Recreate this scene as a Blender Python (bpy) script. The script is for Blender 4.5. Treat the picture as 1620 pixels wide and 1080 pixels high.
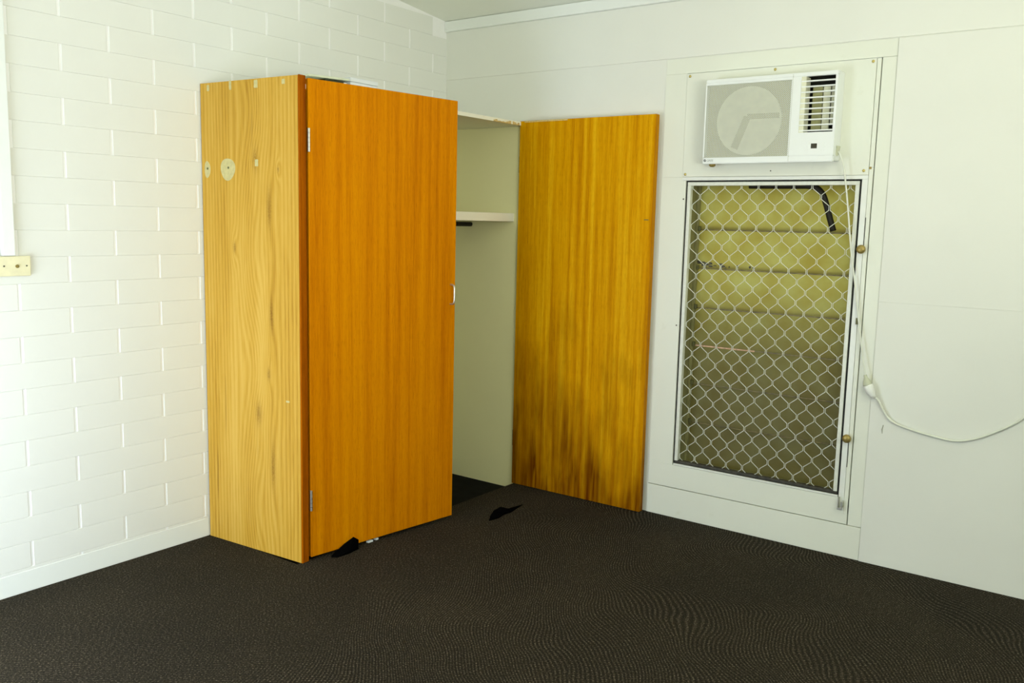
import bpy, bmesh, math, random
from mathutils import Vector, Matrix
random.seed(4)
S = bpy.context.scene
for o in list(bpy.data.objects): bpy.data.objects.remove(o)
C = S.collection
PI = math.pi

# ------------------------------------------------------------------ camera
FPX, YAW, PIT, ROL = 1408.35, -0.6301, 0.1340, 0.0236
CAM = Vector((3.4517, -4.0308, 1.4710))
F = Vector((math.sin(YAW)*math.cos(PIT), math.cos(YAW)*math.cos(PIT), -math.sin(PIT)))
R0 = F.cross(Vector((0,0,1))).normalized(); U0 = R0.cross(F)
R = math.cos(ROL)*R0 + math.sin(ROL)*U0
U = -math.sin(ROL)*R0 + math.cos(ROL)*U0
cd = bpy.data.cameras.new('camera'); cam = bpy.data.objects.new('camera', cd); C.objects.link(cam)
cd.sensor_width = 36.0; cd.lens = FPX*36/1620; cd.clip_start = 0.05
m = Matrix((R, U, -F)).transposed().to_4x4(); m.translation = CAM; cam.matrix_world = m
S.camera = cam

# ------------------------------------------------------------------ world, daylight, exposure
w = bpy.data.worlds.new('world'); S.world = w; w.use_nodes = True
bg = w.node_tree.nodes['Background']; bg.inputs[0].default_value = (0.80, 0.92, 1.0, 1); bg.inputs[1].default_value = 2.2
def area(name, loc, rot, sx, sy, power, col):
    l = bpy.data.lights.new(name, 'AREA'); l.shape = 'RECTANGLE'; l.size = sx; l.size_y = sy
    l.energy = power; l.color = col
    o = bpy.data.objects.new(name, l); C.objects.link(o); o.location = loc; o.rotation_euler = rot
    return o
# daylight coming in through the doorway of the front wall (left of the camera)
area('daylight_door', (0.70, -3.60, 0.58), (PI/2, 0, 0), 1.10, 1.06, 22, (0.77, 0.85, 1.0))
# added fill light at the unseen right wall, tilted up to brighten the ceiling
area('fill_light_right', (4.93, -3.25, 1.55), (PI/2+1.15, 0, PI/2), 1.7, 1.2, 112, (1.0, 0.97, 0.85))
vs = S.view_settings
vs.view_transform = 'Standard'; vs.look = 'None'; vs.gamma = 1.0; vs.use_curve_mapping = False
vs.exposure = 0.33

# ------------------------------------------------------------------ material helpers
def srgb(r, g, b):
    f = lambda c: (c/255/12.92 if c/255 <= .04045 else ((c/255+.055)/1.055)**2.4)
    return (f(r), f(g), f(b), 1)
class NT:
    def __init__(s, name):
        s.m = bpy.data.materials.new(name); s.m.use_nodes = True; s.t = s.m.node_tree
        s.b = s.t.nodes['Principled BSDF']; s.out = s.t.nodes['Material Output']
    def n(s, typ, **kw):
        x = s.t.nodes.new(typ)
        for k, v in kw.items():
            if k.startswith('i_'):
                key = k[2:]; key = int(key) if key.isdigit() else key.replace('_', ' ')
                x.inputs[key].default_value = v
            else: setattr(x, k, v)
        return x
    def l(s, a, b): s.t.links.new(a, b)
    def coord(s, scale, kind='Object', rot=(0,0,0), loc=(0,0,0)):
        tc = s.n('ShaderNodeTexCoord'); mp = s.n('ShaderNodeMapping')
        mp.inputs['Scale'].default_value = scale; mp.inputs['Rotation'].default_value = rot; mp.inputs['Location'].default_value = loc
        s.l(tc.outputs[kind], mp.inputs[0]); return mp.outputs[0]
    def noise(s, vec, scale, detail=3, rough=.5, dist=0):
        x = s.n('ShaderNodeTexNoise'); x.inputs['Scale'].default_value = scale; x.inputs['Detail'].default_value = detail
        x.inputs['Roughness'].default_value = rough; x.inputs['Distortion'].default_value = dist
        s.l(vec, x.inputs['Vector']); return x.outputs['Fac']
    def ramp(s, fac, stops, interp='LINEAR'):
        r = s.n('ShaderNodeValToRGB'); r.color_ramp.interpolation = interp
        e = r.color_ramp.elements
        while len(e) < len(stops): e.new(.5)
        for i, (p, c) in enumerate(stops):
            e[i].position = p; e[i].color = c if len(c) == 4 else (*c, 1)
        s.l(fac, r.inputs[0]); return r.outputs[0]
    def mix(s, fac, a, b, mode='MIX'):
        x = s.n('ShaderNodeMix'); x.data_type = 'RGBA'; x.blend_type = mode
        for sock, v in ((x.inputs[0], fac), (x.inputs[6], a), (x.inputs[7], b)):
            if hasattr(v, 'is_output'): s.l(v, sock)
            else: sock.default_value = v
        return x.outputs[2]
    def math(s, op, a, b=0.0, c=None):
        x = s.n('ShaderNodeMath'); x.operation = op
        for i, v in enumerate((a, b, c)):
            if v is None: continue
            if hasattr(v, 'is_output'): s.l(v, x.inputs[i])
            else: x.inputs[i].default_value = v
        return x.outputs[0]
    def bump(s, h, strength, dist):
        x = s.n('ShaderNodeBump'); x.inputs['Strength'].default_value = strength; x.inputs['Distance'].default_value = dist
        s.l(h, x.inputs['Height']); s.l(x.outputs[0], s.b.inputs['Normal'])
    def base(s, c):
        if hasattr(c, 'is_output'): s.l(c, s.b.inputs['Base Color'])
        else: s.b.inputs['Base Color'].default_value = c
    def rough(s, r, spec=.5):
        s.b.inputs['Roughness'].default_value = r; s.b.inputs['Specular IOR Level'].default_value = spec

def plain(name, col, r=.5, spec=.5, metal=0, var=.06, scale=18):
    t = NT(name); f = t.noise(t.coord((1,1,1)), scale, 3)
    lo = tuple(c*(1-var) for c in col[:3])+(1,); hi = tuple(min(1, c*(1+var)) for c in col[:3])+(1,)
    t.base(t.ramp(f, [(.3, lo), (.7, hi)])); t.rough(r, spec); t.b.inputs['Metallic'].default_value = metal
    return t.m

def paint(name, col, r=.45, bump=.08, bs=90, dirt=None):
    t = NT(name); v = t.coord((1,1,1), 'Object')
    f = t.noise(v, 2.2, 4); lo = tuple(c*.965 for c in col[:3])+(1,)
    c = t.ramp(f, [(.3, lo), (.7, col)])
    if dirt:
        d = t.ramp(t.noise(v, 9, 6, .65), [(.64, (0,0,0,1)), (.78, (1,1,1,1))])
        c = t.mix(t.math('MULTIPLY', d, dirt[0]), c, dirt[1])
    t.base(c); t.rough(r, .35)
    t.bump(t.noise(v, bs, 4, .6), bump, .01)
    return t.m

WALL = (0.80, 0.82, 0.745, 1)
M = {}
M['brick'] = paint('painted_brick', (0.80, 0.82, 0.765, 1), .5, .03, 40)
M['mortar'] = paint('highlight_mortar', (0.92, 0.93, 0.91, 1), .4, .1, 60)  # paler than the brick: highlights on the joints are put into the colour
M['wall'] = paint('painted_board', WALL, .5, .04, 50)
M['ceil'] = paint('ceiling_paint', (0.93, 0.955, 0.86, 1), .6, .04, 50)
M['trim'] = paint('trim_paint', (0.80, 0.83, 0.72, 1), .35, .04, 40, (.25, (0.55,0.56,0.38,1)))
M['cornice'] = paint('cornice_paint', (0.84, 0.88, 0.83, 1), .45, .04, 50)
M['cream'] = paint('cream_paint', (0.86, 0.86, 0.71, 1), .45, .05, 50, (.2, (0.6,0.57,0.36,1)))
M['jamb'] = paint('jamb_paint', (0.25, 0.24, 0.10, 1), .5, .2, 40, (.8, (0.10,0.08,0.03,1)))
M['white_plastic'] = plain('white_plastic', (0.83, 0.87, 0.84, 1), .35, .5, 0, .01)
M['grey_plastic'] = plain('grey_plastic', (0.55, 0.58, 0.47, 1), .4, .5, 0, .03)
M['ivory'] = plain('ivory_plastic', (0.80, 0.76, 0.50, 1), .35, .5, 0, .05, 30)
M['alu'] = plain('white_aluminium', (0.80, 0.83, 0.77, 1), .3, .5, 0, .03)
M['mesh'] = plain('grille_coating', (0.72, 0.75, 0.66, 1), .35, .5, 0, .05, 60)
M['seal'] = plain('black_rubber', (0.012, 0.013, 0.009, 1), .6, .3)
M['black'] = plain('black_foam', (0.002, 0.002, 0.002, 1), 1, .0)
M['pipe'] = plain('black_pipe', (0.012, 0.010, 0.006, 1), .6, .3)
M['screw'] = plain('brass_screw', (0.55, 0.45, 0.14, 1), .4, .5, .6, .2, 200)
M['dark_screw'] = plain('dark_screw', (0.10, 0.10, 0.06, 1), .5, .5, .4)
M['knob'] = plain('brass_knob', (0.34, 0.26, 0.075, 1), .35, .5, .5, .15, 90)
M['scuff'] = plain('scuff', (0.45, 0.46, 0.38, 1), .7, .2)
M['steel'] = plain('bright_steel', (0.62, 0.62, 0.56, 1), .35, .5, .9, .03)
M['old_hinge'] = plain('tarnished_hinge', (0.13, 0.13, 0.05, 1), .5, .5, .5, .3, 120)
M['cord'] = plain('white_cable', (0.74, 0.77, 0.66, 1), .4, .5, 0, .02)
M['plug'] = plain('clear_plug', (0.55, 0.58, 0.42, 1), .25, .5, 0, .05)
M['socket'] = plain('white_socket', (0.84, 0.86, 0.80, 1), .35, .5, 0, .02)
M['dark'] = plain('dark_cavity', (0.008, 0.009, 0.004, 1), .7, .2)
M['olive'] = plain('olive_duct', (0.30, 0.30, 0.13, 1), .5, .4, 0, .15, 30)
M['pale_olive'] = plain('pale_duct', (0.74, 0.75, 0.56, 1), .5, .4, 0, .1, 30)
M['display'] = plain('display_window', (0.035, 0.03, 0.008, 1), .2, .5)
M['logo'] = plain('logo_print', (0.05, 0.055, 0.045, 1), .4, .4)
M['logo_grey'] = plain('logo_print_grey', (0.34, 0.37, 0.34, 1), .4, .4)
M['patch'] = plain('filler', (0.54, 0.48, 0.22, 1), .7, .2, 0, .1, 60)
M['paper'] = plain('white_card', (0.78, 0.83, 0.86, 1), .6, .3, 0, .02)
M['pale_card'] = plain('pale_green_card', (0.72, 0.77, 0.60, 1), .6, .3, 0, .05)
M['dark_card'] = plain('dark_green_box', (0.04, 0.05, 0.02, 1), .6, .3, 0, .2)
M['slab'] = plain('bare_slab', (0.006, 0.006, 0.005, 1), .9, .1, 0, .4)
M['dark_edge'] = plain('grimy_glass_edge', (0.16, 0.125, 0.035, 1), .4, .4, 0, .5, 40)
M['lining'] = paint('lining_paint', (0.88, 0.87, 0.50, 1), .5, .04, 50)
M['grime'] = plain('grimy_aluminium', (0.045, 0.042, 0.028, 1), .5, .4, 0, .5, 40)
M['pink'] = plain('bare_primer', (0.62, 0.40, 0.26, 1), .6, .3, 0, .3, 60)
M['worn_edge'] = plain('worn_chipboard', (0.62, 0.46, 0.18, 1), .8, .2, 0, .25, 120)

def carpet():
    t = NT('cord_carpet'); tc = t.n('ShaderNodeTexCoord'); v = tc.outputs['Object']
    sp = t.n('ShaderNodeSeparateXYZ'); t.l(v, sp.inputs[0])
    # ribs that bend slowly over the floor
    big = t.noise(t.coord((1,1,1)), .75, 2, .5)
    warp = t.math('MULTIPLY', t.math('SUBTRACT', big, .5), .9)
    mid = t.math('MULTIPLY', t.math('SUBTRACT', t.noise(t.coord((1,1,1)), 3.2, 2), .5), .05)
    a = t.math('ADD', t.math('ADD', t.math('MULTIPLY', sp.outputs[0], .80), t.math('MULTIPLY', sp.outputs[1], .60)), t.math('ADD', warp, mid))
    rib = t.math('SINE', t.math('MULTIPLY', a, 2*PI/.0125))
    b = t.math('SUBTRACT', t.math('MULTIPLY', sp.outputs[1], .80), t.math('MULTIPLY', sp.outputs[0], .60))
    cross = t.math('SINE', t.math('MULTIPLY', b, 2*PI/.0115))
    fine = t.noise(v, 150, 3, .8)
    swl = t.ramp(t.math('MULTIPLY_ADD', sp.outputs[0], .5, t.math('MULTIPLY', big, .8)), [(.9, (.25,.25,.25,1)), (1.5, (1,1,1,1))])
    h = t.math('ADD', t.math('ADD', t.math('MULTIPLY', t.math('MULTIPLY', rib, swl), .16), t.math('MULTIPLY', cross, .12)), t.math('MULTIPLY_ADD', fine, 2.4, -1.2))
    hn = t.math('MULTIPLY_ADD', h, .5, .47)
    c = t.ramp(hn, [(.25, (0.005, 0.0042, 0.0026, 1)), (.55, (0.031, 0.0255, 0.0155, 1)), (.85, (0.28, 0.24, 0.175, 1))])
    tone = t.ramp(t.noise(v, 1.6, 4, .6), [(.3, (.8,.8,.8,1)), (.7, (1.15,1.12,1.06,1))])
    t.base(t.mix(1.0, c, tone, 'MULTIPLY')); t.rough(.95, .12)
    t.bump(h, .55, .004)
    return t.m
M['carpet'] = carpet()

def teak(name, dark, mid, light, stripes, seed, stain=False, ribbon=0):
    t = NT(name); L = (seed*3.1, seed*1.7, seed)
    v1 = t.coord((1, 1, .05), loc=L); v2 = t.coord((1, 1, .02), loc=L)
    fine = t.noise(v1, 120, 4, .65)
    band = t.noise(v2, stripes, 3, .55, .2)
    pores = t.noise(t.coord((1, 1, .06), loc=L), 420, 2, .6)
    f = t.math('ADD', t.math('MULTIPLY', band, .62), t.math('MULTIPLY', fine, .38))
    if ribbon:
        tq = t.n('ShaderNodeTexCoord'); sq = t.n('ShaderNodeSeparateXYZ'); t.l(tq.outputs['Object'], sq.inputs[0])
        f = t.math('ADD', f, t.math('MULTIPLY', t.math('SINE', t.math('MULTIPLY', t.math('MULTIPLY_ADD', band, .03, sq.outputs[0]), 2*PI/.052)), ribbon))
    c = t.ramp(f, [(.32, dark), (.5, mid), (.66, light)])
    p = t.ramp(pores, [(.30, (.62,.55,.45,1)), (.46, (1,1,1,1))])
    c = t.mix(.55, c, p, 'MULTIPLY')
    if stain:   # old water mark creeping up from the bottom of the door, uneven edge
        tc = t.n('ShaderNodeTexCoord'); sp = t.n('ShaderNodeSeparateXYZ'); t.l(tc.outputs['Object'], sp.inputs[0])
        tongue = t.noise(t.coord((1, 1, .3), loc=L), 6, 3, .55)
        lvl = t.math('SUBTRACT', t.math('MULTIPLY', tongue, 1.75), t.math('MULTIPLY', sp.outputs[2], 1.0))
        lvl = t.math('SUBTRACT', lvl, t.math('MULTIPLY', sp.outputs[0], .18))
        k = t.ramp(lvl, [(-.0, (0,0,0,1)), (.72, (1,1,1,1))])
        streak = t.ramp(t.noise(t.coord((1, 1, .07), loc=L), 38, 3, .6, .6), [(.35, (1,1,1,1)), (.65, (.55,.55,.55,1))])
        c = t.mix(t.math('MULTIPLY', k, streak), c, (0.115, 0.026, 0.0, 1))
    t.base(c); t.rough(.45, .03); t.bump(fine, .06, .002)
    return t.m
M['door_left'] = teak('teak_veneer', (0.48,0.135,0.0003,1), (0.64,0.215,0.0004,1), (0.72,0.27,0.0006,1), 26, 1)
M['door_right'] = teak('golden_veneer', (0.46,0.170,0.0003,1), (0.64,0.295,0.0005,1), (0.76,0.42,0.006,1), 32, 2, True, .035)
M['edge'] = teak('edge_veneer', (0.24,0.052,0.0004,1), (0.37,0.092,0.0004,1), (0.46,0.13,0.0006,1), 30, 3)

def pine():
    t = NT('knotty_laminate')
    tc = t.n('ShaderNodeTexCoord'); sp = t.n('ShaderNodeSeparateXYZ'); t.l(tc.outputs['Object'], sp.inputs[0])
    X, Z = sp.outputs[0], sp.outputs[2]
    knots = [(.335,1.70,.035,.10),(.415,1.50,.03,.17),(.335,.62,.04,.10),(.42,.40,.03,.22),(.42,1.05,.028,.14),(.40,.80,.02,.06),(.47,1.66,.012,.03),(.20,1.33,.02,.05)]
    push = None; core = None
    for kx, kz, rx, rz in knots:
        dx = t.math('DIVIDE', t.math('SUBTRACT', X, kx), rx); dz = t.math('DIVIDE', t.math('SUBTRACT', Z, kz), rz)
        d2 = t.math('ADD', t.math('MULTIPLY', dx, dx), t.math('MULTIPLY', dz, dz))
        g = t.math('POWER', 2.718, t.math('MULTIPLY', d2, -.55))
        g2 = t.math('POWER', 2.718, t.math('MULTIPLY', d2, -5.0))
        push = g if push is None else t.math('ADD', push, g)
        core = g2 if core is None else t.math('ADD', core, g2)
    wob = t.math('MULTIPLY', t.noise(t.coord((1, 1, .014)), 9, 2, .5), .04)
    # cathedral figure in the middle of the sheet
    cx = t.math('SUBTRACT', X, .31)
    cath = t.math('MULTIPLY', t.math('POWER', 2.718, t.math('MULTIPLY', t.math('MULTIPLY', cx, cx), -190)), t.math('MULTIPLY', t.math('SINE', t.math('MULTIPLY_ADD', Z, 5.6, .4)), .055))
    a = t.math('ADD', t.math('ADD', X, wob), t.math('ADD', cath, t.math('MULTIPLY', push, .035)))
    rings = t.math('SINE', t.math('MULTIPLY', a, 2*PI/.021))
    fine = t.noise(t.coord((1, 1, .03)), 170, 3, .65)
    broad = t.noise(t.coord((1, 1, .06)), 9, 2, .5)
    f = t.math('ADD', t.math('ADD', t.math('MULTIPLY', t.math('MULTIPLY_ADD', rings, .5, .5), .12), t.math('MULTIPLY', fine, .42)), t.math('MULTIPLY', broad, .50))
    c = t.ramp(f, [(.36, (0.40,0.205,0.017,1)), (.50, (0.54,0.31,0.037,1)), (.66, (0.62,0.385,0.072,1))])
    cr = t.ramp(t.noise(t.coord((1, 1, .035)), 26, 3, .6), [(.66, (0,0,0,1)), (.74, (1,1,1,1))])
    c = t.mix(t.math('MULTIPLY', cr, .55), c, (0.20,0.09,0.010,1))
    kn = t.math('MULTIPLY', t.math('MINIMUM', core, 1.0), t.math('MULTIPLY_ADD', t.noise(tc.outputs['Object'], 120, 3), 1.0, -.05))
    c = t.mix(kn, c, (0.13,0.05,0.005,1))
    t.base(c); t.rough(.45, .15)
    return t.m
M['pine'] = pine()

def louvre_glass():
    t = NT('obscure_glass'); v = t.coord((1,1,1))
    d = t.ramp(t.noise(v, 9, 3, .55), [(.3, (0.50,0.435,0.145,1)), (.7, (0.57,0.54,0.25,1))])
    dif = t.n('ShaderNodeBsdfPrincipled'); t.l(d, dif.inputs['Base Color']); dif.inputs['Roughness'].default_value = .4
    tr = t.n('ShaderNodeBsdfTranslucent'); t.l(d, tr.inputs[0])
    mx = t.n('ShaderNodeMixShader'); mx.inputs[0].default_value = .82
    t.l(dif.outputs[0], mx.inputs[1]); t.l(tr.outputs[0], mx.inputs[2]); t.l(mx.outputs[0], t.out.inputs[0])
    return t.m
M['louvre'] = louvre_glass()

def perforated():
    t = NT('perforated_plastic'); tc = t.n('ShaderNodeTexCoord'); sp = t.n('ShaderNodeSeparateXYZ'); t.l(tc.outputs['Object'], sp.inputs[0])
    P = .0078
    a = t.math('COSINE', t.math('MULTIPLY', t.math('ADD', sp.outputs[0], sp.outputs[2]), 2*PI/P))
    b = t.math('COSINE', t.math('MULTIPLY', t.math('SUBTRACT', sp.outputs[0], sp.outputs[2]), 2*PI/P))
    h = t.math('GREATER_THAN', t.math('ADD', a, b), .1)
    t.base((0.72, 0.75, 0.64, 1)); t.rough(.45)
    trn = t.n('ShaderNodeBsdfTransparent'); mx = t.n('ShaderNodeMixShader')
    t.l(h, mx.inputs[0]); t.l(t.b.outputs[0], mx.inputs[1]); t.l(trn.outputs[0], mx.inputs[2]); t.l(mx.outputs[0], t.out.inputs[0])
    return t.m
M['perf'] = perforated()

# ------------------------------------------------------------------ geometry helpers
def box(bm, x0, x1, y0, y1, z0, z1, bev=0, seg=1):
    r = bmesh.ops.create_cube(bm, size=1)
    vs_ = r['verts']
    for v in vs_:
        v.co = Vector((x0 + (v.co.x+.5)*(x1-x0), y0 + (v.co.y+.5)*(y1-y0), z0 + (v.co.z+.5)*(z1-z0)))
    if bev:
        es = list({e for v in vs_ for e in v.link_edges})
        bmesh.ops.bevel(bm, geom=es, offset=bev, segments=seg, affect='EDGES', profile=.5)
def B(x0, x1, y0, y1, z0, z1, bev=0, seg=1):
    bm = bmesh.new(); box(bm, x0, x1, y0, y1, z0, z1, bev, seg); return bm
def prism(pts, z0, z1, bev=0):
    bm = bmesh.new()
    vb = [bm.verts.new((x, y, z0)) for x, y in pts]
    f = bm.faces.new(vb)
    e = bmesh.ops.extrude_face_region(bm, geom=[f])
    bmesh.ops.translate(bm, vec=(0, 0, z1-z0), verts=[g for g in e['geom'] if isinstance(g, bmesh.types.BMVert)])
    bmesh.ops.recalc_face_normals(bm, faces=bm.faces)
    if bev: bmesh.ops.bevel(bm, geom=list(bm.edges), offset=bev, segments=1, affect='EDGES')
    return bm
def cyl(bm, p0, p1, r, n=16, r2=None):
    p0, p1 = Vector(p0), Vector(p1); d = p1-p0
    q = d.to_track_quat('Z', 'Y').to_matrix().to_4x4(); q.translation = (p0+p1)/2
    bmesh.ops.create_cone(bm, cap_ends=True, segments=n, radius1=r, radius2=r if r2 is None else r2, depth=d.length, matrix=q)
def tube(pts, r, n=8, bm=None, close=False):
    bm = bm or bmesh.new(); P = [Vector(p) for p in pts]; rings = []
    up = Vector((0, 1, .01))
    for i, p in enumerate(P):
        d = (P[min(i+1, len(P)-1)] - P[max(i-1, 0)]).normalized()
        a = d.cross(up)
        if a.length < 1e-3: a = d.cross(Vector((1, 0, 0)))
        a.normalize(); b_ = d.cross(a)
        rr = r[i] if isinstance(r, (list, tuple)) else r
        rings.append([bm.verts.new(p + rr*(math.cos(t)*a + math.sin(t)*b_)) for t in [2*PI*k/n + PI/n for k in range(n)]])
    for i in range(len(rings)-1):
        for k in range(n):
            bm.faces.new((rings[i][k], rings[i][(k+1) % n], rings[i+1][(k+1) % n], rings[i+1][k]))
    bm.faces.new(rings[0][::-1]); bm.faces.new(rings[-1])
    bmesh.ops.recalc_face_normals(bm, faces=bm.faces)
    return bm
def catmull(pts, k=8):
    P = [Vector(p) for p in pts]; P = [P[0]*2-P[1]] + P + [P[-1]*2-P[-2]]; out = []
    for i in range(1, len(P)-2):
        for j in range(k):
            t = j/k; a, b, c, d = P[i-1:i+3]
            out.append(.5*((2*b) + (c-a)*t + (2*a-5*b+4*c-d)*t*t + (3*b-a-3*c+d)*t**3))
    out.append(P[-2]); return out
def lathe(prof, n=24, axis='y'):
    bm = bmesh.new(); rings = []
    for r, h in prof:
        ring = []
        for k in range(n):
            t = 2*PI*k/n
            co = (r*math.cos(t), h, r*math.sin(t)) if axis == 'y' else (r*math.cos(t), r*math.sin(t), h)
            ring.append(bm.verts.new(co))
        rings.append(ring)
    for i in range(len(rings)-1):
        for k in range(n): bm.faces.new((rings[i][k], rings[i][(k+1) % n], rings[i+1][(k+1) % n], rings[i+1][k]))
    bm.faces.new(rings[0]); bm.faces.new(rings[-1])
    bmesh.ops.recalc_face_normals(bm, faces=bm.faces)
    return bm
def obj(name, bm, mat, parent=None, loc=(0,0,0), rz=0, smooth=False):
    me = bpy.data.meshes.new(name); bm.to_mesh(me); bm.free(); me.materials.append(M[mat])
    if smooth:
        for p in me.polygons: p.use_smooth = True
    o = bpy.data.objects.new(name, me); C.objects.link(o)
    o.location = loc; o.rotation_euler = (0, 0, rz)
    if parent: o.parent = parent
    return o
def again(o, loc, parent=None, rz=None):
    c = o.copy(); C.objects.link(c); c.location = loc; c.parent = parent or o.parent
    if rz is not None: c.rotation_euler = (0, 0, rz)
    return c
def tag(o, label, cat, group=None, kind=None):
    o['label'] = label; o['category'] = cat
    if group: o['group'] = group
    if kind: o['kind'] = kind
    return o
def empty(name, loc, label, cat, kind=None):
    o = bpy.data.objects.new(name, None); C.objects.link(o); o.location = loc; o.empty_display_size = .1
    return tag(o, label, cat, None, kind)
def struct(name, bm, mat, label, cat, loc=(0,0,0)):
    return tag(obj(name, bm, mat, None, loc), label, cat, None, 'structure')

# ================================================================== THE ROOM
RX, FY = 4.9, -4.6          # right wall x, front wall y
ceil_z = lambda y: 2.59 - .10*y
# --- floor: carpet around the wardrobe, bare slab inside it
bm = bmesh.new()
box(bm, .585, RX, -1.62, .0, -.06, 0); box(bm, 0, RX, FY, -1.62, -.06, 0)
floor = struct('floor', bm, 'carpet', 'dark brown ribbed cord carpet covering the room floor', 'floor')
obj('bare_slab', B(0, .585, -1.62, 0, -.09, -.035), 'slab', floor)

# --- ceiling, sloping up gently away from the back wall
bm = bmesh.new()
vb = [bm.verts.new(p) for p in ((-.12, .2, ceil_z(.2)), (RX+.1, .2, ceil_z(.2)), (RX+.1, FY-.1, ceil_z(FY-.1)), (-.12, FY-.1, ceil_z(FY-.1)))]
f = bm.faces.new(vb); e = bmesh.ops.extrude_face_region(bm, geom=[f])
bmesh.ops.translate(bm, vec=(0,0,.06), verts=[g for g in e['geom'] if isinstance(g, bmesh.types.BMVert)])
bmesh.ops.recalc_face_normals(bm, faces=bm.faces)
struct('ceiling', bm, 'ceil', 'pale green-white ceiling sloping up from the back wall', 'ceiling')

# --- left wall of painted blocks
JY, HB, CO = -2.2442, .19304, .10       # a perpend, half block, course height
wl = struct('wall_left', B(-.12, 0, FY, 0, -.06, 3.12), 'mortar', 'white painted block wall behind the wardrobe, on the left', 'wall')
proto = {}
def brick(y0, y1, z0, z1):
    key = (round(y1-y0, 3), round(z1-z0, 3))
    if key not in proto:
        o = obj('brick', B(-.01, .0024, 0, y1-y0, 0, z1-z0, .0011, 1), 'brick', wl, (0, y0, z0)); proto[key] = o
    else: again(proto[key], (0, y0, z0))
for mrow in range(-4, 23):
    zc = 2.246 - CO*mrow; z0, z1 = zc-CO/2+.0004, zc+CO/2-.0004
    if z1 > 2.72 or z1 < .085: continue
    z0 = max(z0, .0)
    par = 0 if mrow % 2 == 0 else 1
    for k in range(-9, 14):
        if (k-par) % 2: continue
        y0, y1 = JY + HB*k + .0055, JY + HB*(k+2) - .0055
        y1 = min(y1, -.001)
        if y0 < -3.55 or y1-y0 < .03: continue
        if z1 > ceil_z(y1) - .005:
            continue
        dz = random.uniform(-.0006, .0006)
        brick(y0, y1, z0, z1)
bl = struct('baseboard_left', B(0, .0042, FY, -1.645, 0, .084, .001), 'cornice', 'smooth white skirting band along the foot of the block wall', 'skirting')

# --- back wall of painted boards, with the old doorway that holds the window
X0, X1, XT = 1.405, 2.404, 2.467         # leaf left/right edge, frame right edge
bm = bmesh.new()
box(bm, 0, X0, 0, .10, -.06, 2.264); 
box(bm, XT+.0, RX, .0, .10, -.06, 2.264)
box(bm, 0, RX, 0, .10, 2.264, 2.66)
wb = struct('wall_back', bm, 'wall', 'white boarded back wall around the window and wardrobe door', 'wall')
obj('wall_panel', B(0, RX, -.004, 0, 2.2665, 2.535, .0012), 'wall', wb)
obj('wall_panel', B(XT+.001, RX, -.010, 0, 0, 1.165, .0008), 'wall', wb)
obj('wall_panel', B(XT+.001, RX, -.010, 0, 1.1652, 2.262, .0008), 'wall', wb)
struct('trim_1', B(0, RX, -.022, 0, 2.532, 2.59, .004, 2), 'cornice', 'narrow white cornice strip along the top of the back wall', 'cornice')
# other two walls with their openings (behind the camera)
bm = bmesh.new()
FA = -3.55
box(bm, 0, .12, FA-.1, FA, -.06, 3.12); box(bm, 1.28, 1.5, FA-.1, FA, -.06, 3.12); box(bm, .12, 1.28, FA-.1, FA, 2.05, 3.12)
box(bm, 1.4, 1.5, FY-.1, FA-.1, -.06, 3.12); box(bm, 1.5, RX, FY-.1, FY, -.06, 3.12)
struct('wall_front', bm, 'wall', 'white front wall with an open doorway', 'wall')
bm = bmesh.new()
box(bm, RX, RX+.1, FY, -4.15, -.06, 3.12); box(bm, RX, RX+.1, -2.35, .1, -.06, 3.12)
box(bm, RX, RX+.1, -4.15, -2.35, -.06, .9); box(bm, RX, RX+.1, -4.15, -2.35, 2.2, 3.12)
struct('wall_right', bm, 'wall', 'white right wall with an opening added for the fill light', 'wall')

# --- doorway frame and the fixed leaf with air conditioner panel
dr = empty('door_1', (X0, 0, 0), 'white painted doorway infill holding air conditioner panel and barred window', 'doorway', 'structure')
def dpart(name, x0, x1, y0, y1, z0, z1, mat='trim', bev=.0012, smooth=False):
    o = obj(name, B(x0-X0, x1-X0, y0, y1, z0, z1, bev), mat, dr); return o
dpart('head_trim', X0, XT, -.003, .10, 2.191, 2.2635)
dpart('frame_post', 2.4075, XT, -.003, .10, .152, 2.190)
dpart('base_board', X0-.002, XT-.0005, -.006, .10, 0, .150)
dpart('gap_backing', 1.41, 2.412, .02, .09, .146, .27, 'seal', 0)
dpart('gap_backing', 2.398, 2.41, .02, .09, .25, 2.196, 'seal', 0)
dpart('bottom_rail', X0, X1-.0005, -.004, .02, .1535, .271)
dpart('left_stile', X0, 1.5355, -.004, .10, .2715, 1.7015, bev=0)
dpart('left_stile', X0, 1.5175, -.004, .10, 1.702, 2.1905, bev=0)
pn = dpart('infill_panel', 1.518, 2.385, -.008, .02, 1.7035, 2.1885)
dpart('edge_strip', 2.3865, 2.4035, -.0045, .02, 1.736, 2.1885)
dpart('right_stile', 2.3865, 2.4035, -.006, .02, .20, 1.7345)
def screw(x, z, r=.0065, y=-.0085, mat='screw', par=dr):
    bm = lathe([(r, 0), (r*.9, -.0015), (r*.35, -.0022), (.0004, -.0016)], 12)
    return obj('screw', bm, mat, par, (x-X0, y, z), smooth=True)
for x, z in ((1.533, 2.176), (1.948, 2.176), (2.371, 2.176), (1.532, 1.716), (2.365, 1.722)): screw(x, z)
screw(1.955, 1.727, .003, mat='dark_screw')
for x, z in ((1.527, 1.598), (1.522, .98)): screw(x, z, .004, -.0045, 'dark_screw')

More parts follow.
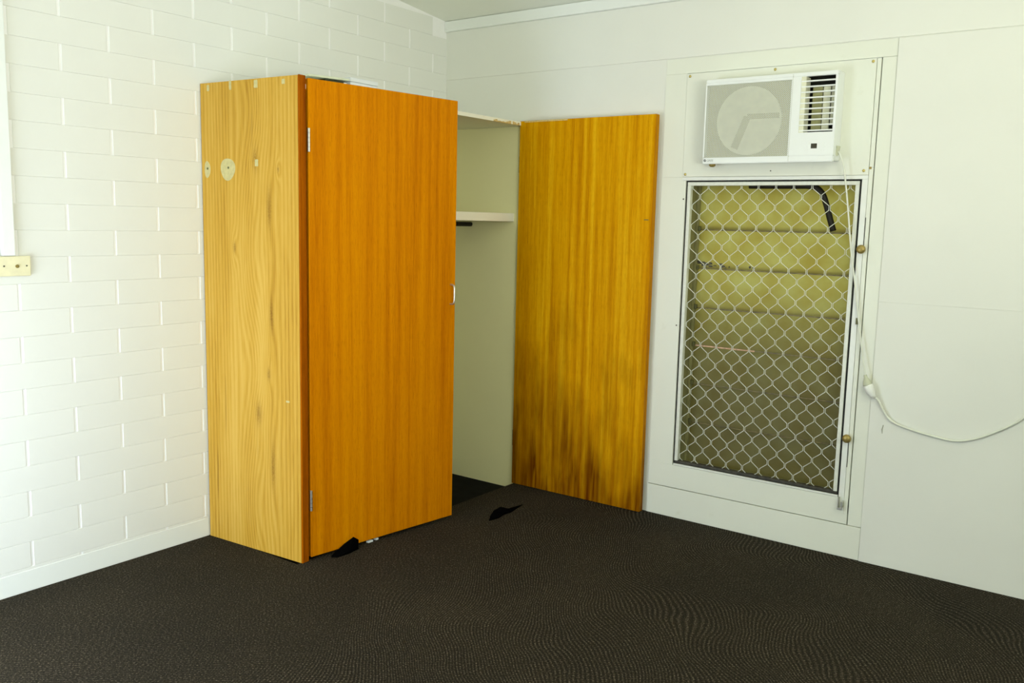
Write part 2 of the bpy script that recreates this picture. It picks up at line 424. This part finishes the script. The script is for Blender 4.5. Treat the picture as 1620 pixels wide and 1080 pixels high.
# --- the window: aluminium frame, black seal, screen with diamond mesh, louvre blades
wn = empty('window_1', (1.5365, 0, .2715), 'louvre window behind a white diamond security mesh screen', 'window', 'structure')
WX, WZ = 1.5365, .2715
AX0, AX1, AZ0, AZ1 = 1.5365, 2.3605, .2715, 1.686
def ring(x0, x1, z0, z1, t, y0, y1, bev=.001):
    bm = bmesh.new()
    box(bm, x0, x1, y0, y1, z1-t, z1, bev); box(bm, x0, x1, y0, y1, z0, z0+t, bev)
    box(bm, x0, x0+t, y0, y1, z0+t, z1-t, bev); box(bm, x1-t, x1, y0, y1, z0+t, z1-t, bev)
    return bm
def wpart(name, bm, mat, smooth=False):
    bmesh.ops.translate(bm, vec=(-WX, 0, -WZ), verts=bm.verts)
    return obj(name, bm, mat, wn, smooth=smooth)
bm = bmesh.new(); box(bm, 1.5175, 2.3855, -.007, .02, 1.6865, 1.7025, .001); box(bm, 2.361, 2.3855, -.007, .02, .215, 1.6860, .001)
wpart('outer_frame', bm, 'alu')
wpart('rubber_seal', ring(AX0, AX1, AZ0, AZ1, .010, .004, .02, 0), 'seal')
bm = bmesh.new()
box(bm, AX0+.008, AX1-.010, -.002, .024, AZ1-.024, AZ1-.007, .0015)
box(bm, AX0+.008, AX0+.025, -.002, .024, AZ0+.024, AZ1-.024, .0015); box(bm, AX1-.027, AX1-.010, -.002, .024, AZ0+.024, AZ1-.024, .0015)
wpart('screen_frame', bm, 'mesh')
bm = bmesh.new(); box(bm, AX0+.008, AX1-.010, .002, .024, AZ0+.012, AZ0+.026, .0015); wpart('screen_bottom_rail', bm, 'grime')
bm = bmesh.new(); box(bm, AX0+.004, AX1-.004, -.006, .004, AZ0+.001, AZ0+.009, .001); wpart('drip_strip', bm, 'alu')
# jambs of the opening
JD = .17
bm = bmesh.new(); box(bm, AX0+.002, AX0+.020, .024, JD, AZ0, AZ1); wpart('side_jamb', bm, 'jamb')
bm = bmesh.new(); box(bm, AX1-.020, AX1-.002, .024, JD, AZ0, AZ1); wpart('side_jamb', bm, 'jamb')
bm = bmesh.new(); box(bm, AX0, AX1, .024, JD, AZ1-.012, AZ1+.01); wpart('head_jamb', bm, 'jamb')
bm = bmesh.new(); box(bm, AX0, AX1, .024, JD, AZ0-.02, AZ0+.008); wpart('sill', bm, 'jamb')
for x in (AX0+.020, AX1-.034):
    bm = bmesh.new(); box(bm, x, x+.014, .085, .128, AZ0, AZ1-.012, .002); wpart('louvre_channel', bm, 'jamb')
# blades
zs = [1.690, 1.458, 1.268, 1.072, .884, .689, .490, .262]
for i in range(7):
    zt, zb = zs[i]+.012, zs[i+1]-.004
    bm = bmesh.new()
    tilt = .018
    nx = 12
    x0, x1 = AX0+.026, AX1-.026
    vs8 = []
    for (yy, zz) in ((.094, zb), (.101, zb), (.101+tilt, zt), (.094+tilt, zt)):
        vs8.append([bm.verts.new((x, yy, zz)) for x in (x0, x1)])
    for a in range(4):
        b = (a+1) % 4
        bm.faces.new((vs8[a][0], vs8[a][1], vs8[b][1], vs8[b][0]))
    bm.faces.new([v[0] for v in vs8]); bm.faces.new([v[1] for v in vs8][::-1])
    bmesh.ops.recalc_face_normals(bm, faces=bm.faces)
    lb = wpart('louvre_blade', bm, 'louvre')
    if i < 6: obj('blade_edge', B(x0-WX, x1-WX, .0925, .1012, zb-.0045-WZ, zb-WZ), 'dark_edge', lb)
    if i == 1:
        fb = bmesh.new()
        for q in range(26):
            fx = x0-WX + .30*random.random()**1.6; fw = .006+.02*random.random()*(1-fx/.4); fz = zb-WZ+.004+.026*random.random()*(1-.6*fx/.3)
            fyy = .094 + tilt*(fz+WZ-zb)/(zt-zb)
            box(fb, fx, fx+fw, fyy-.0008, fyy+.001, fz, fz+.003+.006*random.random())
        obj('flaking_paint', fb, 'grime', lb)
    if i == 3: obj('bare_strip', B(x0-WX, x0-WX+.33, .0915, .0925, zb-.006-WZ, zb+.001-WZ), 'pink', lb)
    if i < 6:
        for x in (AX0+.034, AX1-.048):
            bm = bmesh.new(); box(bm, x, x+.014, .082, .094, zs[i+1]-.012, zs[i+1]+.012, .002); wpart('blade_clip', bm, 'old_hinge')
# diamond mesh: zigzag wires that touch at the nodes
NX0, PX, NZ0, PZ = 1.5650, .0826, 1.6575, .0478
half = PX/2; hv = .0100; off = .0031
top, bot = AZ1-.020, AZ0+.022
xl, xr = AX0+.018, AX1-.020
k = -1
for k in range(-1, 20):
    # wire k swings between node columns k (even rows when k even) and k+1
    xa, xb = NX0 + half*k + off, NX0 + half*(k+1) - off
    pts = []; r = 0
    rr = .0018
    while NZ0 - PZ*r > bot - .03:
        z = NZ0 - PZ*r
        left = (r % 2 == 0) == (k % 2 == 0)
        x = xa if left else xb
        pts += [(x, .012, z+hv), (x, .012, z-hv)]
        r += 1
    pts[0] = (pts[0][0], .012, top+.004)
    # clip to the frame
    seg = []; runs = []
    for a, b in zip(pts[:-1], pts[1:]):
        a, b = Vector(a), Vector(b)
        t0, t1 = 0.0, 1.0
        for lo, hi, p, d in ((xl, xr, a.x, b.x-a.x), (bot, top+.004, a.z, b.z-a.z)):
            if abs(d) < 1e-9:
                if p < lo or p > hi: t1 = -1
            else:
                u0, u1 = sorted(((lo-p)/d, (hi-p)/d)); t0 = max(t0, u0); t1 = min(t1, u1)
        if t1 - t0 < 1e-6:
            if seg: runs.append(seg); seg = []
            continue
        if not seg: seg = [a.lerp(b, t0)]
        seg.append(a.lerp(b, t1))
        if t1 < 1: runs.append(seg); seg = []
    if seg: runs.append(seg)
    if not runs: continue
    bm = bmesh.new()
    for s_ in runs: tube(s_, rr, 5, bm)
    wpart('mesh_wire', bm, 'mesh', True)
# slide tracks with knobs on the right stile
for zk, za, zb in ((1.387, 1.387, 1.523), (.550, .417, .550)):
    bm = bmesh.new(); box(bm, 2.3865, 2.3890, -.0075, .0, za, zb); wpart('slot', bm, 'seal')
    bm = lathe([(.006, 0), (.006, -.012), (.016, -.014), (.0195, -.020), (.018, -.027), (.010, -.031), (.001, -.032)], 24)
    bmesh.ops.translate(bm, vec=(2.383, -.006, zk), verts=bm.verts); wpart('knob', bm, 'knob', True)
bm = bmesh.new(); box(bm, 2.381, 2.392, -.018, -.006, 1.060, 1.088, .001); wpart('cord_clip', bm, 'old_hinge')
bm = bmesh.new(); box(bm, 2.364, 2.368, -.030, -.006, .225, .278, .001); box(bm, 2.364, 2.386, -.032, -.028, .222, .232, .001); box(bm, 2.379, 2.386, -.030, -.006, .232, .262, .001)
wpart('latch', bm, 'steel')
bm = bmesh.new(); box(bm, 2.386, 2.396, -.0075, -.002, 1.728, 1.738, .001); wpart('stay', bm, 'knob')

# --- unseen block added outside to darken the lower louvre blades
struct('louvre_shade_block', B(.6, 3.4, .38, .48, -.06, 1.12), 'jamb', 'added unseen block outside that keeps light off the lower louvre blades', 'wall')
struct('ground', B(-1, 6, .1, 6, -.12, -.06), 'slab', 'dark ground outside behind the back wall', 'ground')

# ================================================================== WARDROBE
W0 = Vector((0, -1.642, 0))
wd = empty('wardrobe', W0, 'wooden built-in wardrobe with one door ajar and the other folded open', 'wardrobe')
def rel(x, y, z): return (x-W0.x, y-W0.y, z-W0.z)
# side panel (laminate face, veneered edge)
A, Bp = Vector((.0085, -1.6415)), Vector((.592, -1.600))
ang = math.atan2(Bp.y-A.y, Bp.x-A.x); Ln = (Bp-A).length
sp_ = obj('side_panel', B(0, Ln, 0, .034, 0, 2.029), 'pine', wd, rel(A.x, A.y, 0), ang)
obj('front_edging', B(Ln, Ln+.008, 0, .0365, 0, 2.031, .0015), 'edge', wd, rel(A.x, A.y, 0), ang)
def patch(x, z, rx, rz, square=False):
    bm = bmesh.new()
    n = 28
    P = []
    for k in range(n):
        t = 2*PI*k/n; q = 1 + .05*math.sin(3*t+x*40)
        if square:
            c_, s_ = math.cos(t), math.sin(t); q = min(1/max(abs(c_), 1e-6), 1/max(abs(s_), 1e-6))*(.92+.14*random.random())
        P.append((rx*q*math.cos(t), rz*q*math.sin(t)))
    a = [bm.verts.new((px, 0, pz)) for px, pz in P]; b = [bm.verts.new((px*.97, -.0008, pz*.97)) for px, pz in P]
    for k in range(n): bm.faces.new((a[k], a[(k+1) % n], b[(k+1) % n], b[k]))
    bm.faces.new(b); bmesh.ops.recalc_face_normals(bm, faces=bm.faces)
    return obj('filler_patch', bm, 'patch', sp_, (x, 0, z))
patch(.166, 1.664, .046, .047); patch(.035, 1.664, .019, .036); patch(.343, 1.688, .010, .014, True)
patch(.050, 2.008, .008, .013, True); patch(.190, 2.012, .007, .019, True); patch(.345, 2.008, .011, .016, True); patch(.505, 2.008, .009, .010, True)
for x, z in ((.037, 1.668), (.170, 1.670)):
    obj('screw_hole', lathe([(.006, 0), (.005, -.0014), (.0005, -.0012)], 12), 'old_hinge', sp_, (x, 0, z))
patch(.512, .695, .010, .004, True)
# top panel and shelf, hanging rail
tp = obj('top_panel', B(0, .584, .042, 1.60, 1.981, 2.000, .001), 'cream', wd, rel(0.002, -1.602, 0))
bm = bmesh.new()
n = 16
for k in range(n):
    y = 1.28 + .24*k/n
    if random.random() < .2: continue
    box(bm, .578, .5855, y, y+.017, 1.9805, 1.9805+random.uniform(.006, .016), .001)
obj('worn_lip', bm, 'worn_edge', wd, rel(0.002, -1.602, 0))
sh = obj('shelf', B(0, .515, 0, 1.597, 1.478, 1.512), 'cream', wd, rel(.002, -1.600, 0))
obj('shelf_lipping', B(.515, .536, 0, 1.597, 1.470, 1.515, .003, 2), 'cream', wd, rel(.002, -1.600, 0))
bm = bmesh.new(); cyl(bm, (.235, -1.60, 1.450), (.235, -.002, 1.450), .0125, 16); bmesh.ops.translate(bm, vec=-W0, verts=bm.verts)
obj('hanging_rail', bm, 'pipe', wd, smooth=True)
obj('inner_lining', B(.004, .576, 1.597, 1.6395, -.034, 1.980), 'lining', wd, rel(0, -1.642, 0))
obj('inner_lining', B(.0046, .010, .040, 1.596, -.034, 1.980), 'lining', wd, rel(0, -1.642, 0))  # unseen panel on the left wall, added for warm bounce inside the wardrobe
# left door: ajar
H0, H1 = Vector((.603, -1.5545)), Vector((.706, -.740))
dang = math.atan2(H1.y-H0.y, H1.x-H0.x); DL = (H1-H0).length
ld = obj('door', B(0, DL, .0, .032, .016, 2.0225, .0012), 'door_left', wd, rel(H0.x, H0.y, 0), dang)
ld['label'] = 'orange-brown wooden door standing slightly ajar'
def hinge(par, x, y, z0, z1, mat):
    bm = bmesh.new()
    n = 5; h = (z1-z0)/n
    for i in range(n): cyl(bm, (x, y, z0+h*i+.0008), (x, y, z0+h*(i+1)-.0008), .0052, 12)
    box(bm, x, x+.004, y-.001, y+.012, z0, z1)
    return obj('hinge', bm, mat, par)
hinge(ld, -.001, -.003, 1.731, 1.826, 'steel'); hinge(ld, -.001, -.003, .223, .313, 'steel')
# bow handle
bm = bmesh.new()
hx, z0, z1 = DL-.030, 1.072, 1.165
pts = catmull([(hx, .001, z0), (hx, -.018, z0+.002), (hx, -.027, z0+.014), (hx, -.028, (z0+z1)/2), (hx, -.027, z1-.014), (hx, -.018, z1-.002), (hx, .001, z1)], 5)
tube(pts, .0048, 8, bm)
obj('handle', bm, 'steel', ld, smooth=True)['label'] = 'bright steel bow handle'
# right door: folded right back against the wall
rd = obj('door', B(0, .808, 0, .036, .004, 2.004, .0012), 'door_right', wd, rel(.580, -.066, 0), math.atan2(.010, .808))
rd['label'] = 'golden striped wooden door folded back, dark water stain at its foot'
hinge(rd, -.002, .010, 1.732, 1.820, 'old_hinge'); hinge(rd, -.002, .010, .22, .31, 'old_hinge')
obj('edge_chip', B(.03, .30, -.0008, .002, 1.996, 2.0046, .0004), 'worn_edge', rd)
obj('old_catch', B(.765, .790, -.0008, .001, 1.492, 1.496), 'old_hinge', rd)

# ------------------------------------------------------------------ things on top of the wardrobe
cb = empty('storage_box', (.12, -1.19, 2.002), 'low dark green box under a pale card on top of the wardrobe', 'box')
obj('body', B(.0, .178, .0, .135, 0, .0905, .002), 'dark_card', cb)
sheet = obj('lid', B(-.004, .186, -.10, .145, .0, .010, .002), 'pale_card', cb, (0, .0, .0915)); sheet.rotation_euler = (.045, 0, 0)
obj('front_tag', B(.178, .1805, .112, .130, .025, .088, .0004), 'paper', cb)
pf = empty('white_carton', (.10, -1.035, 2.002), 'white flat carton beside the green box on the wardrobe', 'box')
obj('body', B(0, .20, 0, .172, 0, .098, .002), 'paper', pf); obj('lid', B(-.003, .204, -.004, .178, .0985, .118, .003), 'paper', pf)

# ================================================================== AIR CONDITIONER
AO = Vector((1.660, 0, 1.757))
ac = empty('air_conditioner', AO, 'white window air conditioner mounted above the mesh screen', 'air conditioner')
AW, AH, AD = .598, .380, .100
def apart(name, bm, mat, smooth=False, par=None): return obj(name, bm, mat, par or ac, smooth=smooth)
gx0, gx1, gz0, gz1 = .006, .400, .028, .354       # grille opening
lx0, lx1, lz0, lz1 = .442, .588, .126, .363       # outlet opening
fy = -AD; ft = .020
# front bezel with two openings
bm = bmesh.new()
xs = [0, gx0, gx1, lx0, lx1, AW]
box(bm, 0, AW, fy, fy+ft, gz1+.009, AH); box(bm, 0, AW, fy, fy+ft, 0, gz0)
bmesh.ops.bevel(bm, geom=[e for e in bm.edges], offset=.003, segments=2, affect='EDGES')
box(bm, 0, gx0, fy, fy+ft, gz0, gz1+.009); box(bm, gx0, gx1, fy, fy+ft, gz1, gz1+.009)
box(bm, gx1, lx0, fy, fy+ft, gz0, lz1)
box(bm, lx0, AW, fy, fy+ft, gz0, lz0); box(bm, lx1, AW, fy, fy+ft, lz0, lz1)
bz = apart('front_bezel', bm, 'white_plastic')
# casing: open-front box behind the bezel
bm = bmesh.new(); t = .004; y0, y1 = fy+ft, -.0085
box(bm, 0, AW, y0, y1, AH-t, AH); box(bm, .004, AW-.002, y0, y1, .006, .010); box(bm, 0, t, y0, y1, .010, AH-t); box(bm, AW-t, AW, y0, y1, .010, AH-t)
box(bm, t, AW-t, -.0125, -.0085, .010, AH-t)
apart('casing', bm, 'white_plastic')
apart('inner_cavity', B(.420, AW-.006, -.030, -.013, .02, AH-.006), 'dark')
apart('seam', B(gx1+.004, gx1+.0055, fy-.0003, fy+.004, .004, AH-.004), 'grey_plastic')
apart('air_filter', B(gx0-.002, gx1+.002, fy+.030, fy+.034, gz0-.002, gz1+.002), 'olive')
# round inlet plate and dark bands drawn for its shadowed gap, behind the perforated grille
bm = bmesh.new()
cx, cz, rr = .204, .190, .152
def wedge(a0, a1, n=24):
    pts = [(cx+rr*math.cos(a0+(a1-a0)*i/n), cz+rr*math.sin(a0+(a1-a0)*i/n)) for i in range(n+1)]
    va = [bm.verts.new((x, fy+.022, z)) for x, z in pts]; vb = [bm.verts.new((x, fy+.028, z)) for x, z in pts]
    bm.faces.new(va); bm.faces.new(vb[::-1])
    for i in range(len(pts)): bm.faces.new((va[i], vb[i], vb[(i+1) % len(pts)], va[(i+1) % len(pts)]))
wedge(0, 2*PI*.9999, 48)
bmesh.ops.recalc_face_normals(bm, faces=bm.faces)
apart('inlet_disc', bm, 'pale_olive')
bm = bmesh.new(); ex, ez = cx-.006, cz+.018
box(bm, ex, cx+rr*.93, fy+.0205, fy+.0218, ez-.012, ez+.012); apart('inlet_shadow_band', bm, 'olive')  # dark strips laid on the disc in place of a shadowed gap
ca, sa = math.cos(4.33), math.sin(4.33); bm = bmesh.new(); L_ = .150; hw = .017
q4 = [(ex-hw*sa, ez+hw*ca), (ex+hw*sa, ez-hw*ca), (ex+hw*sa+L_*ca, ez-hw*ca+L_*sa), (ex-hw*sa+L_*ca, ez+hw*ca+L_*sa)]
va = [bm.verts.new((x, fy+.0207, z)) for x, z in q4]; vb = [bm.verts.new((x, fy+.0219, z)) for x, z in q4]
bm.faces.new(va); bm.faces.new(vb[::-1])
for i in range(4): bm.faces.new((va[i], vb[i], vb[(i+1) % 4], va[(i+1) % 4]))
bmesh.ops.recalc_face_normals(bm, faces=bm.faces); apart('inlet_shadow_band', bm, 'olive')
apart('perforated_grille', B(gx0, gx1, fy+.0015, fy+.0025, gz0, gz1), 'perf')
# outlet: back box, inner vanes, slats
bm = bmesh.new(); box(bm, lx0, lx0+.020, fy+.004, fy+.060, lz0, lz1); apart('outlet_side', bm, 'pale_olive')
for x0, x1, mat in ((lx0+.036, lx0+.078, 'olive'), (lx0+.082, lx0+.112, 'pale_olive'), (lx0+.117, lx1-.002, 'pale_olive')):
    apart('duct_vane', B(x0, x1, fy+.052, fy+.060, lz0+.012 if x0 < lx0+.1 else lz0+.036, lz1-.040), mat)
for i in range(10):
    z = lz1 - .020 - .0232*i
    apart('slat', B(lx0, lx1, fy+.003, fy+.015, z-.0030, z+.0030, .0012), 'white_plastic')
apart('display', B(.501, .527, fy-.0006, fy+.002, .057, .078, .0003), 'display')
for x in (.474, .488, .545, .560):
    for z in (.050, .066, .080): apart('button', lathe([(.0042, 0), (.0040, -.0008), (.0005, -.0010)], 10), 'white_plastic').location = (x, fy, z)
apart('drain_foot', lathe([(.016, 0), (.015, -.012), (.009, -.017), (.001, -.018)], 14, 'z'), 'knob', True).location = (.030, -.055, .006)
# maker's mark
fc = bpy.data.curves.new('mark', 'FONT'); fc.body = 'GREE'; fc.size = .0135; fc.extrude = .0002
fo = bpy.data.objects.new('mark', fc); C.objects.link(fo)
bpy.context.view_layer.update()
me = bpy.data.meshes.new_from_object(fo.evaluated_get(bpy.context.evaluated_depsgraph_get()))
bpy.data.objects.remove(fo); me.materials.clear(); me.materials.append(M['logo_grey'])
lt = bpy.data.objects.new('lettering', me); C.objects.link(lt); lt.parent = ac; lt.location = (.0205, fy-.0005, .0105); lt.rotation_euler = (PI/2, 0, 0); lt.scale = (1.05, 1, 1)
bm = bmesh.new()
for a0, sgn in ((math.radians(35), 1), (math.radians(215), 1)):
    pts = [(.0068*math.cos(a0+PI*.86*i/12), .0055*math.sin(a0+PI*.86*i/12)) for i in range(13)] + [(.0026*math.cos(a0+PI*.86*i/12), .0012*math.sin(a0+PI*.86*i/12)) for i in range(12, -1, -1)]
    bm.faces.new([bm.verts.new((x, -.0006, z)) for x, z in pts])
e = bmesh.ops.extrude_face_region(bm, geom=list(bm.faces)); bmesh.ops.translate(bm, vec=(0, .0006, 0), verts=[g for g in e['geom'] if isinstance(g, bmesh.types.BMVert)])
bmesh.ops.recalc_face_normals(bm, faces=bm.faces)
apart('emblem', bm, 'logo').location = (.0118, fy, .0152)

# ------------------------------------------------------------------ cords and pipe
pc = empty('power_cord', (2.272, -.06, 1.80), 'white power cord hanging from the air conditioner beside the mesh screen', 'cord')
o0 = Vector((2.272, -.06, 1.80))
line = [(2.262, -.055, 1.806), (2.274, -.060, 1.790), (2.292, -.050, 1.735), (2.306, -.036, 1.64), (2.321, -.030, 1.532), (2.344, -.028, 1.37), (2.367, -.026, 1.248), (2.391, -.023, 1.10), (2.412, -.027, .989), (2.432, -.034, .893), (2.446, -.036, .838)]
bm = tube([Vector(p)-o0 for p in catmull(line, 6)], .0037, 8); obj('cable', bm, 'cord', pc, smooth=True)
bm = bmesh.new(); cyl(bm, Vector((2.258, -.055, 1.785))-o0, Vector((2.266, -.055, 1.825))-o0, .009, 12); obj('cable_gland', bm, 'plug', pc)
d = Vector((.30, 0, -.95)).normalized(); base = Vector((2.443, -.036, .846))
bm = tube([base-o0 + d*t for t in (0, .012, .028, .040, .046)], [.0065, .008, .015, .019, .019], 14); obj('plug', bm, 'plug', pc, smooth=True)
ec = empty('extension_cord', (2.46, -.036, .80), 'white extension lead drooping across the wall to the right of the window', 'cord')
o1 = Vector((2.46, -.036, .80)); d2 = Vector((.50, 0, -.87)).normalized(); b2 = base + d*.0465
bm = tube([b2-o1 + d2*t for t in (0, .006, .030, .046, .060)], [.0205, .0215, .020, .014, .010], 14); obj('socket_end', bm, 'socket', ec, smooth=True)
e0 = b2 + d2*.058
line = [tuple(e0), (2.500, -.030, .745), (2.520, -.024, .708), (2.548, -.022, .668), (2.580, -.020, .648), (2.642, -.018, .631), (2.742, -.018, .615), (2.815, -.018, .611), (2.885, -.018, .630), (2.972, -.018, .679), (3.056, -.018, .746), (3.16, -.018, .86), (3.22, -.018, .95)]
bm = tube([Vector(p)-o1 for p in catmull(line, 6)], .0050, 8); obj('cable', bm, 'cord', ec, smooth=True)
obj('wall_plug', B(3.205-o1.x, 3.240-o1.x, -.045-o1.y, -.0105-o1.y, .935-o1.z, .985-o1.z, .004), 'socket', ec)

# black drain pipe bent in front of the top blades
dp = [(1.835, .055, 1.662), (1.90, .055, 1.662), (2.05, .055, 1.661), (2.115, .055, 1.660), (2.152, .055, 1.650), (2.180, .055, 1.620), (2.200, .055, 1.570), (2.218, .055, 1.515), (2.236, .055, 1.462)]
po_ = Vector((2.236, .055, 1.462))
tag(obj('drain_pipe', tube([Vector(p)-po_ for p in catmull(dp, 5)], .0135, 10), 'pipe', None, po_, smooth=True), 'black bent drain pipe behind the top of the mesh screen', 'pipe')

# ------------------------------------------------------------------ left wall outlet plate and cable duct
so = empty('wall_plate', (.0045, -2.4975, 1.2635), 'long cream wall plate at the foot of the cable duct', 'wall plate')
obj('plate', B(0, .014, -.10, .1005, -.037, .037, .003, 2), 'ivory', so)
for y in (.050, -.05):
    bm = bmesh.new(); cyl(bm, (.012, y, 0), (.0185, y, 0), .0065, 12); obj('toggle', bm, 'knob', so)
for y in (.085, .004, -.085):
    bm = bmesh.new(); cyl(bm, (.012, y, .001), (.0148, y, .001), .0032, 10); obj('screw', bm, 'dark_screw', so)
cdct = empty('cable_duct', (.0045, -2.474, 1.3005), 'white plastic cable duct running up the block wall to the ceiling', 'cable duct')
obj('base', B(0, .006, -.022, .020, .002, 1.52), 'white_plastic', cdct); obj('cover', B(.006, .020, -.024, .022, .002, 1.52, .003, 2), 'white_plastic', cdct)

# ------------------------------------------------------------------ scraps on the floor
def flap(name, loc, pts, h, label, mat='black'):
    bm = bmesh.new()
    a = [bm.verts.new((x, y, .0005)) for x, y, z in pts]; b = [bm.verts.new((x, y, .003+z*h)) for x, y, z in pts]
    n = len(pts); bm.faces.new(a[::-1]); bm.faces.new(b)
    for i in range(n): bm.faces.new((a[i], a[(i+1) % n], b[(i+1) % n], b[i]))
    bmesh.ops.triangulate(bm, faces=[f for f in bm.faces if len(f.verts) > 4]); bmesh.ops.recalc_face_normals(bm, faces=bm.faces)
    return tag(obj(name, bm, mat, None, loc), label, 'scrap')
flap('underlay_scrap', (.845, -.53, 0), [(.030,-.125,0),(.042,-.06,.3),(.030,.0,.3),(.036,.05,.2),(.01,.19,.0),(-.005,.08,.1),(-.016,.03,1),(-.014,-.03,.8),(.008,-.09,.3)], .022, 'black torn underlay scrap on the carpet before the open wardrobe')
flap('rubber_scrap', (.640, -1.375, 0), [(.022,-.085,0),(.028,-.02,.2),(.018,.045,.2),(-.002,.065,.6),(-.004,.035,1),(-.004,-.02,.7),(.0,-.10,.1)], .052, 'black rubber scrap poking out under the ajar wardrobe door')
for y, l_, lab in ((-1.252, .030, 'larger white paper crumb under the edge of the ajar door'), (-1.205, .018, 'smaller white paper crumb under the edge of the ajar door')):
    tag(obj('paper_crumb', prism([(0,0),(.014,.004),(.016,l_),(.002,l_*.8)], .0005, .010, .001), 'paper', None, (.626, y, 0)), lab, 'scrap')
obj('scuff_mark', tube([Vector((2.528,-.0112,.632)), Vector((2.524,-.0112,.612)), Vector((2.526,-.0112,.594))], [.0016,.0024,.0012], 6), 'scuff', wb)
